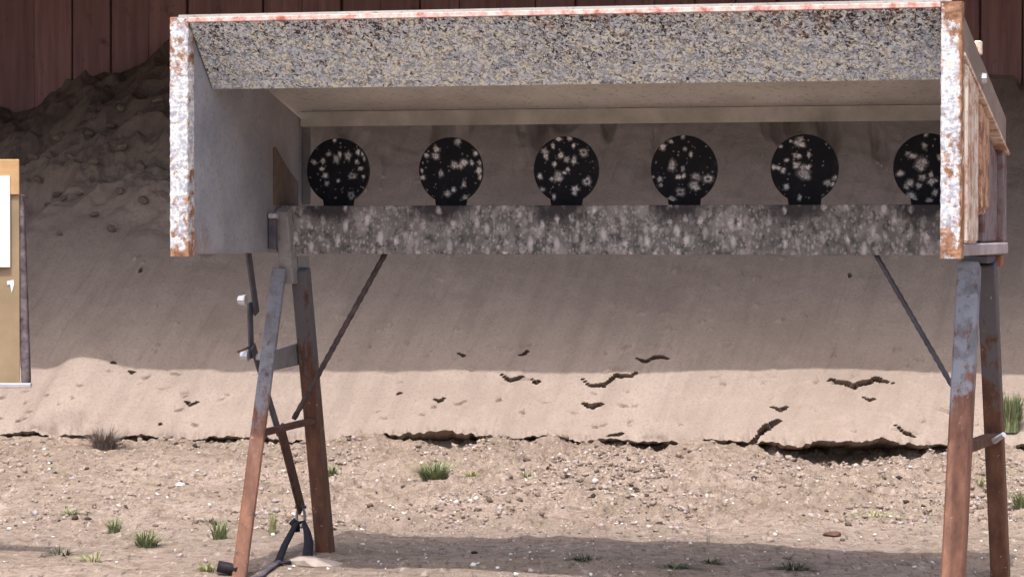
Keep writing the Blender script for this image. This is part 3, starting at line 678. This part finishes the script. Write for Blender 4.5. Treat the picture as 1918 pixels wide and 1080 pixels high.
# left bracket between the bar and the leg tops
rk('leg_bracket', prism_me('leg_bracket', [(0.690, 1.075), (0.730, 1.090), (0.800, 0.855), (0.745, 0.855)], 0.030, 0.072, 0.003), 'steel')
rk('bracket_plate', prism_me('bracket_plate', [(0.80, 0.94), (0.90, 0.94), (0.90, 0.865), (0.80, 0.865)], 0.060, 0.068), 'steel')
t = rk('wall_tab', box_me('wall_tab', 0.0285, 0.052, 0.640, 0.664, 0.962, 1.055, 0.003), 'darksteel')
rk('bolt', box_me('bolt', 0.029, 0.054, 0.634, 0.666, 1.0555, 1.072, 0.004), 'bolt', t)
rk('leg_bracket', box_me('leg_bracket', W_ - 0.07, W_ + 0.006, 0.70, 0.90, 0.9255, 0.9475, 0.003), 'darksteel')
rk('rust_tab', box_me('rust_tab', W_ - 0.02, W_ + 0.020, 0.90, 0.96, 0.915, 0.9475, 0.003), 'rust2')
# gussets, cross bars
rk('gusset', prism_me('gusset', [(0.652, 0.650), (0.858, 0.668), (0.870, 0.600), (0.640, 0.592)], 0.036, 0.046, 0.002), 'steel')
rk('cross_bar', beam_me('cross_bar', (0.030, 0.568, 0.405), (0.078, 0.915, 0.425), 0.035, 0.016, 0, 0.002), 'rust')
rk('cross_bar', beam_me('cross_bar', (W_ - 0.05, 0.58, 0.400), (W_ - 0.014, 1.01, 0.405), 0.035, 0.030, 0, 0.002), 'rust')
rk('bolt', bolt_me('bolt', (W_ + 0.02, 0.86, 0.415), (0.6, -0.6, 0.4), 0.010, 0.05), 'bolt')
# brace rods
def rod(p, q, r, n=40):
    p, q = Vector(p), Vector(q); pts = [p.lerp(q, k / n) for k in range(n + 1)]
    return tube_me('brace_rod', pts, [r * (1.14 if k % 2 else 0.92) for k in range(n + 1)], 8)
rk('brace_rod', rod((0.353, 0.80, 0.950), (0.052, 0.80, 0.435), 0.0085), 'rod')
rk('brace_rod', rod((1.869, 0.80, 0.950), (2.135, 0.80, 0.50), 0.0075), 'darksteel')
# reset linkage hanging outside the left wall
UL = -0.045
arm = rk('reset_arm', beam_me('reset_arm', (UL, 0.645, 1.00), (UL, 0.735, 0.762), 0.008, 0.036, 0, 0.002), 'darksteel')
rk('bolt', bolt_me('bolt', (UL - 0.016, 0.655, 0.806), (-1, 0, 0), 0.017, 0.024), 'bolt', arm)
rk('reset_arm', beam_me('reset_arm', (UL - 0.009, 0.700, 0.80), (UL - 0.009, 0.712, 0.625), 0.008, 0.034, 0, 0.002), 'darksteel')
b2 = rk('reset_arm', beam_me('reset_arm', (UL, 0.700, 0.665), (UL, 0.93, 0.38), 0.008, 0.032, 0, 0.002), 'darksteel')
rk('bolt', bolt_me('bolt', (UL - 0.022, 0.690, 0.634), (-1, 0, 0), 0.016, 0.024), 'bolt', b2)
rk('bolt', bolt_me('bolt', (UL + 0.012, 0.722, 0.630), (1, -0.4, 0), 0.012, 0.024), 'bolt', b2)
rk('cotter_pin', tube_me('cotter_pin', [(UL - 0.03, 0.65, 0.648), (UL - 0.01, 0.69, 0.660)], 0.004), 'rust', b2)
rk('reset_arm', beam_me('reset_arm', (UL + 0.006, 0.925, 0.40), (UL + 0.006, 1.118, 0.122), 0.010, 0.052, 0, 0.003), 'rust')

# ------------------------------------------------------------------ shackle and black pull strap at the left leg
RM = Matrix.Translation((-0.9514, 8.8175, 0)) @ Matrix.Rotation(math.atan2(-0.2802, 0.96), 4, 'Z')
top = RM @ Vector((UL + 0.006, 1.112, 0.128))
sh = empty('chain_shackle', (top.x, top.y, 0.0)); tag(sh, 'small steel shackle hanging from the reset bar beside the left rear leg', 'shackle')
def ring_pts(c, ax, az, n=18, tilt=0.0, yd=0.0):
    return [(c[0] + ax * math.cos(2 * math.pi * k / n) + tilt * math.sin(2 * math.pi * k / n), c[1] + yd * math.sin(2 * math.pi * k / n), c[2] + az * math.sin(2 * math.pi * k / n)) for k in range(n)]
link('link', tube_me('link', ring_pts((0, -0.012, 0.102), 0.013, 0.034), 0.0045, 6, True), MT['steel'], sh)
link('pin', tube_me('pin', [(-0.018, -0.012, 0.134), (0.018, -0.012, 0.134)], 0.005), MT['darksteel'], sh)
st = empty('pull_strap', (-0.69, 9.60, 0)); tag(st, 'black pull strap looped through the shackle and trailing on the sand', 'strap')
gz = lambda x, y: float(ground_z(np.array([x]), np.array([y]))[0])
def sp(x, y, z): return (x + 0.69, y - 9.60, z)
loop = [(-0.690, 9.84, 0.085), (-0.700, 9.74, 0.060), (-0.712, 9.66, 0.035), (-0.722, 9.56, 0.0), (-0.722, 9.46, 0.0), (-0.708, 9.43, 0.0), (-0.682, 9.47, 0.0), (-0.655, 9.55, 0.0), (-0.640, 9.64, 0.0), (-0.642, 9.74, 0.035), (-0.652, 9.81, 0.062), (-0.666, 9.85, 0.090)]
link('loop', tube_me('loop', [sp(x, y, max(z, gz(x, y) + 0.008)) for x, y, z in loop], [0.010, 0.011, 0.012, 0.012, 0.009, 0.009, 0.010, 0.013, 0.016, 0.015, 0.012, 0.010], 8, True, 0.55), MT['black'], st)
tail = [(-0.716, 9.46), (-0.726, 9.38), (-0.738, 9.30), (-0.750, 9.20), (-0.762, 9.10), (-0.78, 8.95), (-0.80, 8.80)]
link('tail', tube_me('tail', [sp(x, y, gz(x, y) + 0.009) for x, y in tail], 0.011, 8, False, 0.45), MT['strap_end'], st)
hk = link('hook', tube_me('hook', [sp(-0.702, 9.845, 0.092), sp(-0.692, 9.85, 0.080), sp(-0.690, 9.845, 0.058)], 0.014, 8), MT['black'], st)
# short black pipe end lying left of the left front leg
px_, py_ = -0.85, 9.22
pipe = link('pipe_piece', tube_me('pipe_piece', [(-0.030, 0.0, 0.006), (0.0, 0, 0), (0.030, -0.006, -0.008)], 0.0175, 14), MT['black'])
pipe.location = (px_, py_, gz(px_, py_) + 0.022); tag(pipe, 'short black pipe piece on the ground beside the left front leg', 'pipe')

# ------------------------------------------------------------------ cardboard target on a stand at the left edge
TY = 9.6
tg = empty('target_stand', (-1.745, TY, 0), R(2)); tag(tg, 'cardboard target on a post frame at the left edge', 'target stand')
Xr = 0.235
link('cardboard', box_me('cardboard', -0.225, Xr - 0.022, -0.004, 0.002, 0.535, 1.238, 0.001), MT['cardboard'], tg)
link('stake', beam_me('stake', (Xr - 0.022, 0.016, 1.13), (Xr - 0.004, 0.016, 0.545), 0.026, 0.026, R(8), 0.003), MT['stake'], tg)
link('stake', beam_me('stake', (-0.20, 0.016, 1.13), (-0.215, 0.016, 0.545), 0.026, 0.026, R(8), 0.003), MT['stake'], tg)
link('top_slat', box_me('top_slat', -0.225, Xr - 0.021, -0.012, -0.0045, 1.13, 1.240, 0.002), MT['wood'], tg)
link('bottom_bar', box_me('bottom_bar', -0.235, Xr + 0.012, -0.006, 0.030, 0.530, 0.5445, 0.002), MT['bolt'], tg)
link('pole', beam_me('pole', (0, 0.014, 0.5295), (0, 0.014, 0.0), 0.04, 0.04, 0, 0.003), MT['rust'], tg)
for sx_ in (-1, 1): link('foot', beam_me('foot', (0, 0.014, 0.10), (sx_ * 0.03, 0.15 * sx_, -0.01), 0.03, 0.03, 0, 0.003, (0, 1, 0)), MT['rust'], tg)
pp = link('paper_sheet', box_me('paper_sheet', -0.14, 0.186, -0.0165, -0.0125, 0.905, 1.188, 0.0005), MT['paper']); pp.parent = None
pp.location = (-1.745, TY, 0); pp.rotation_euler = (0, 0, R(2)); tag(pp, 'white paper sheet on the front of the cardboard target', 'paper')
tp = link('tape_patch', mesh_from('tape_patch', [(-0.008, 0, 0), (0.02, 0, 0.006), (0.022, 0, -0.014), (0.012, 0, -0.05), (0.006, 0, -0.014), (-0.006, 0, -0.016)] + [(-0.008, .001, 0), (0.02, .001, 0.006), (0.022, .001, -0.014), (0.012, .001, -0.05), (0.006, .001, -0.014), (-0.006, .001, -0.016)],
     [(0, 1, 2, 4, 5), (2, 3, 4), (11, 10, 8, 7, 6), (10, 9, 8)]), MT['paper'], tg); tp.location = (0.180, -0.0062, 0.862); tp.scale = (0.75, 1, 0.75)

# ------------------------------------------------------------------ plants
def tuft(name, loc, n, h, spread, mat, label, cat, seed, group=None, lean=0.5, width=0.004):
    n = int(n * 1.6); width *= 0.75; rr = random.Random(seed); V = []; F = []; tone = []
    for k in range(n):
        an = rr.uniform(0, 6.283); r0 = spread * 0.35 * math.sqrt(rr.random()); bxy = Vector((math.cos(an) * r0, math.sin(an) * r0, -0.006))
        ad = an + rr.uniform(-0.8, 0.8); hh = h * rr.uniform(0.45, 1.0); out = spread * rr.uniform(0.1, 1.0) * lean * 2
        d = Vector((math.cos(ad), math.sin(ad), 0)); s = Vector((-d.y, d.x, 0)); tn = rr.random(); wd = width * rr.uniform(0.6, 1.3)
        b0 = len(V)
        for j, tt in enumerate((0, 0.4, 0.75, 1.0)):
            c = bxy + d * (out * tt * tt) + Vector((0, 0, hh * (tt - 0.28 * tt * tt * out / max(h, 1e-3))))
            ww = wd * (1 - tt) ** 0.6
            if j < 3: V += [c - s * ww, c + s * ww]; tone += [tn, tn]
            else: V.append(c); tone.append(tn)
        F += [(b0, b0 + 1, b0 + 3, b0 + 2), (b0 + 2, b0 + 3, b0 + 5, b0 + 4), (b0 + 4, b0 + 5, b0 + 6)]
    me = mesh_from(name, V, F); at = me.attributes.new('tone', 'FLOAT', 'POINT'); at.data.foreach_set('value', tone)
    o = link(name, me, MT[mat]); o.location = loc; tag(o, label, cat, group); return o
def gl(x, y): return (x, y, gz(x, y))
G = 'grass tufts on the range floor'
tuft('grass_tuft', gl(-0.306, 12.03), 190, 0.105, 0.115, 'grass', 'largest green grass tuft, on the rubble below the first two plates', 'grass tuft', 1, G)
tuft('grass_tuft', gl(-0.712, 12.22), 60, 0.065, 0.045, 'grass', 'small bright grass tuft just right of the left rear leg', 'grass tuft', 2, G)
tuft('grass_tuft', gl(-0.155, 12.12), 45, 0.05, 0.06, 'pale_grass', 'thin pale grass tuft right of the largest tuft', 'grass tuft', 3, G)
tuft('grass_tuft', gl(0.061, 12.25), 40, 0.05, 0.05, 'grass', 'small dark grass tuft below the third plate', 'grass tuft', 4, G)
tuft('grass_tuft', gl(-0.965, 10.18), 70, 0.085, 0.06, 'grass', 'grass tuft just left of the left front leg', 'grass tuft', 5, G, 0.35)
tuft('grass_tuft', gl(-1.18, 9.95), 75, 0.075, 0.085, 'grass', 'low spreading grass tuft, left of the front leg near the bottom', 'grass tuft', 6, G, 0.5)
tuft('grass_tuft', gl(-1.345, 10.42), 50, 0.07, 0.05, 'grass', 'small grass tuft farthest up at the lower left', 'grass tuft', 7, G)
tuft('grass_tuft', gl(-1.56, 10.95), 40, 0.04, 0.08, 'grass', 'flat weed patch at the far left below the paper target', 'weed', 8, G)
tuft('grass_tuft', gl(-0.92, 9.28), 40, 0.045, 0.06, 'pale_grass', 'pale grass tuft at the bottom edge beside the black pipe', 'grass tuft', 9, G)
tuft('grass_tuft', gl(1.855, 11.22), 90, 0.10, 0.07, 'grass', 'leafy tuft at the right edge beyond the right rear leg', 'grass tuft', 10, G)
tuft('grass_tuft', gl(1.27, 10.85), 110, 0.05, 0.14, 'pale_grass', 'wide pale low grass patch left of the right front leg', 'grass tuft', 11, G)
tuft('grass_tuft', gl(1.78, 11.75), 40, 0.07, 0.04, 'pale_grass', 'thin grass tuft seen between the right legs', 'grass tuft', 12, G)
tuft('grass_tuft', gl(1.12, 11.6), 60, 0.04, 0.16, 'pale_grass', 'flat yellowish grass patch under the dark undercut of the bank', 'grass tuft', 13, G)
p_ = berm_z(2.165, 0.08); tuft('grass_bush', tuple(p_), 300, 0.19, 0.10, 'grass', 'taller green grass bush at the foot of the berm behind the right legs', 'bush', 14, None, 0.3, 0.005)
p_ = (-1.80, 13.62, gz(-1.80, 13.62)); tuft('dry_shrub', p_, 210, 0.13, 0.13, 'dry', 'grey dry twiggy shrub at the berm edge left of the rack', 'shrub', 15, None, 0.6, 0.0025)
tuft('grass_stalk', gl(0.635, 9.95), 3, 0.12, 0.02, 'dry', 'single thin dry stalk at the edge of the rack shadow', 'plant', 16, None, 0.3, 0.0018)
tuft('grass_tuft', gl(-1.30, 9.55), 26, 0.05, 0.09, 'pale_grass', 'sparse pale grass tuft near the bottom left corner', 'grass tuft', 17, G)
tuft('grass_tuft', gl(-0.80, 10.30), 40, 0.10, 0.03, 'pale_grass', 'thin tall grass between the left legs', 'grass tuft', 18, G, 0.3, 0.0025)

for k_, (x_, y_, n_, h_, sp_, lb) in enumerate(((0.22, 9.55, 40, 0.035, 0.07, 'low dark weed in the rack shadow below the third plate'), (0.50, 9.42, 50, 0.04, 0.09, 'low dark weed in the rack shadow below the fourth plate'), (0.62, 9.62, 30, 0.03, 0.06, 'small weed at the upper edge of the rack shadow'), (0.86, 9.40, 55, 0.045, 0.10, 'wide dark weed in the rack shadow below the fifth plate'), (-1.42, 9.75, 24, 0.045, 0.10, 'thin weed in the bottom left corner'), (-1.05, 10.75, 24, 0.04, 0.08, 'faint weed left of the left front leg, farther back'))):
    tuft('weed', gl(x_, y_), n_, h_, sp_, 'weed', lb, 'weed', 40 + k_, 'low weeds on the range floor', 0.7, 0.005)

# ------------------------------------------------------------------ stones
sv = [stone_me('stone', 1.0, 200 + k, 2) for k in range(5)]
for me in sv: me.materials.append(MT['stone'])
ws = link('stone', stone_me('white_stone', 0.022, 5, 2), MT['white_stone']); ws.location = (-1.287, 11.93, gz(-1.287, 11.93) + 0.012)
tag(ws, 'white rounded stone on the sand left of the rack', 'stone')
ms = link('soil_mound', stone_me('soil_mound', 0.085, 12, 2, 0.35), MT['pale_soil']); ms.location = (-0.61, 9.50, gz(-0.61, 9.50)); tag(ms, 'pale flat soil lump at the foot of the left rear leg', 'soil lump')
ds = link('stone', stone_me('stone', 0.028, 44, 2, 0.6), MT['rust']); ds.location = (1.067, 10.28, gz(1.067, 10.28) + 0.006); tag(ds, 'dark brown lump on the sand just above the rack shadow at right', 'stone')
clods = [(-2.543, 2.281, .055), (-2.479, 2.336, .05), (-2.51, 2.20, .06), (-2.425, 2.459, .055), (-2.22, 2.233, .06), (-2.112, 2.287, .05), (-2.352, 1.876, .04), (-2.2, 1.694, .03), (-2.362, 1.667, .03), (-2.279, 1.662, .032), (-1.993, 1.379, .05), (-2.062, 2.342, .05), (-1.937, 2.258, .045), (-1.86, 2.30, .05),
         (-2.62, 2.15, .05), (-2.38, 2.30, .07), (-2.30, 2.05, .05), (-2.02, 2.0, .06), (-1.90, 1.85, .06), (-2.15, 1.90, .05), (-1.98, 1.62, .045), (-2.45, 1.95, .045), (-1.85, 1.55, .05), (-2.25, 1.35, .025), (-2.60, 1.80, .035), (-2.1, 1.5, .035)]
cv = [stone_me('soil_clod', 1.0, 260 + k, 2) for k in range(5)]
for me in cv: me.materials.append(MT['clod'])
for k, (x, s_, r) in enumerate(clods):
    o = link('soil_clod', cv[k % 5]); o.location = berm_z(x, s_) + Vector((0, -0.01, 0.01)); o.scale = (r * 0.66, r * 0.55, r * 0.52); o.rotation_euler = (random.uniform(-.5, .5), random.uniform(-.5, .5), random.uniform(0, 6))
    tag(o, 'brown soil clod on the shaded upper berm left of the rack', 'soil clod', 'clods on the shaded upper berm')

# ------------------------------------------------------------------ loose rubble (uncountable)
def scatter(name, mat, n, xr, yr, rr_, seed, label, cat, dens=None, zoff=0.3):
    g = np.random.default_rng(seed)
    bm = bmesh.new(); bmesh.ops.create_icosphere(bm, subdivisions=1, radius=1.0)
    base = np.array([v.co[:] for v in bm.verts]); fc = np.array([[v.index for v in f.verts] for f in bm.faces]); bm.free()
    if name == 'loose_rubble' or True:
        bm = bmesh.new(); bmesh.ops.create_cube(bm, size=1.5); bmesh.ops.triangulate(bm, faces=bm.faces[:]); bm.verts.ensure_lookup_table()
        base = np.array([v.co[:] for v in bm.verts]); fc = np.array([[v.index for v in f.verts] for f in bm.faces]); bm.free()
    X = g.uniform(*xr, n * 3); Y = g.uniform(*yr, n * 3)
    if dens is not None:
        keep = g.random(n * 3) < dens(X, Y); X, Y = X[keep], Y[keep]
    X, Y = X[:n], Y[:n]; n = len(X)
    Z = ground_z(X, Y); r = rr_[0] * (rr_[1] / rr_[0]) ** (g.random(n) ** 2.2)
    q = g.normal(size=(n, 4)); q /= np.linalg.norm(q, axis=1)[:, None]
    a_, b_, c_, d_ = q.T
    Rm = np.stack([1 - 2 * (c_ ** 2 + d_ ** 2), 2 * (b_ * c_ - a_ * d_), 2 * (b_ * d_ + a_ * c_), 2 * (b_ * c_ + a_ * d_), 1 - 2 * (b_ ** 2 + d_ ** 2), 2 * (c_ * d_ - a_ * b_), 2 * (b_ * d_ - a_ * c_), 2 * (c_ * d_ + a_ * b_), 1 - 2 * (b_ ** 2 + c_ ** 2)], -1).reshape(n, 3, 3)
    sc = r[:, None] * g.uniform(0.55, 1.3, (n, 3))
    pts = base[None] * g.uniform(0.6, 1.25, (n, len(base), 1)) * sc[:, None, :]
    pts = np.einsum('nij,nkj->nki', Rm, pts); pts[..., 2] *= 0.75
    pts += np.stack([X, Y, Z + r * zoff], -1)[:, None, :]
    F = (fc[None] + (np.arange(n) * len(base))[:, None, None]).reshape(-1, 3)
    me = bpy.data.meshes.new(name); nv = n * len(base)
    me.vertices.add(nv); me.vertices.foreach_set('co', pts.reshape(-1).astype(np.float32))
    me.loops.add(len(F) * 3); me.loops.foreach_set('vertex_index', F.reshape(-1).astype(np.int32))
    me.polygons.add(len(F)); me.polygons.foreach_set('loop_start', np.arange(0, len(F) * 3, 3, dtype=np.int32)); me.polygons.foreach_set('loop_total', np.full(len(F), 3, dtype=np.int32))
    me.update(calc_edges=True)
    at = me.attributes.new('tone', 'FLOAT', 'POINT'); at.data.foreach_set('value', np.repeat(g.random(n), len(base)).astype(np.float32))
    o = link(name, me, MT[mat]); tag(o, label, cat, kind='stuff'); return o
def dens(X, Y):
    d = sm(10.2, 10.9, Y) * (0.22 + 0.78 * sm(-1.2, -0.4, X)) * np.clip(0.40 + 1.5 * fbm(X * 1.5, Y * 0.9, 3, 151), 0.02, 1) + 0.012
    d = d * (Y < toe(X) + 0.03)
    return np.clip(d, 0, 1)
scatter('loose_rubble', 'gravel', 21000, (-2.4, 2.6), (9.0, 13.9), (0.0022, 0.0145), 3, 'loose soil crumbs and small stones strewn over the range floor', 'rubble', dens)
def dens2(X, Y): return np.clip((np.abs(Y - toe(X) - 0.02) < 0.075) * (0.55 + fbm(X * 2.5, 2.2, 2, 161)), 0, 1)
scatter('bank_crumbs', 'bank', 5000, (-2.4, 2.6), (12.9, 14.4), (0.003, 0.022), 4, 'soil crumbs along the torn foot of the berm', 'soil crumbs', dens2, 0.6)
scatter('white_fragments', 'white_bits', 620, (-2.2, 2.4), (9.2, 13.4), (0.0025, 0.0085), 5, 'tiny white fragments glinting on the range floor', 'debris', lambda X, Y: 0.35 + 0.65 * sm(-0.9, -0.3, X), 0.7)
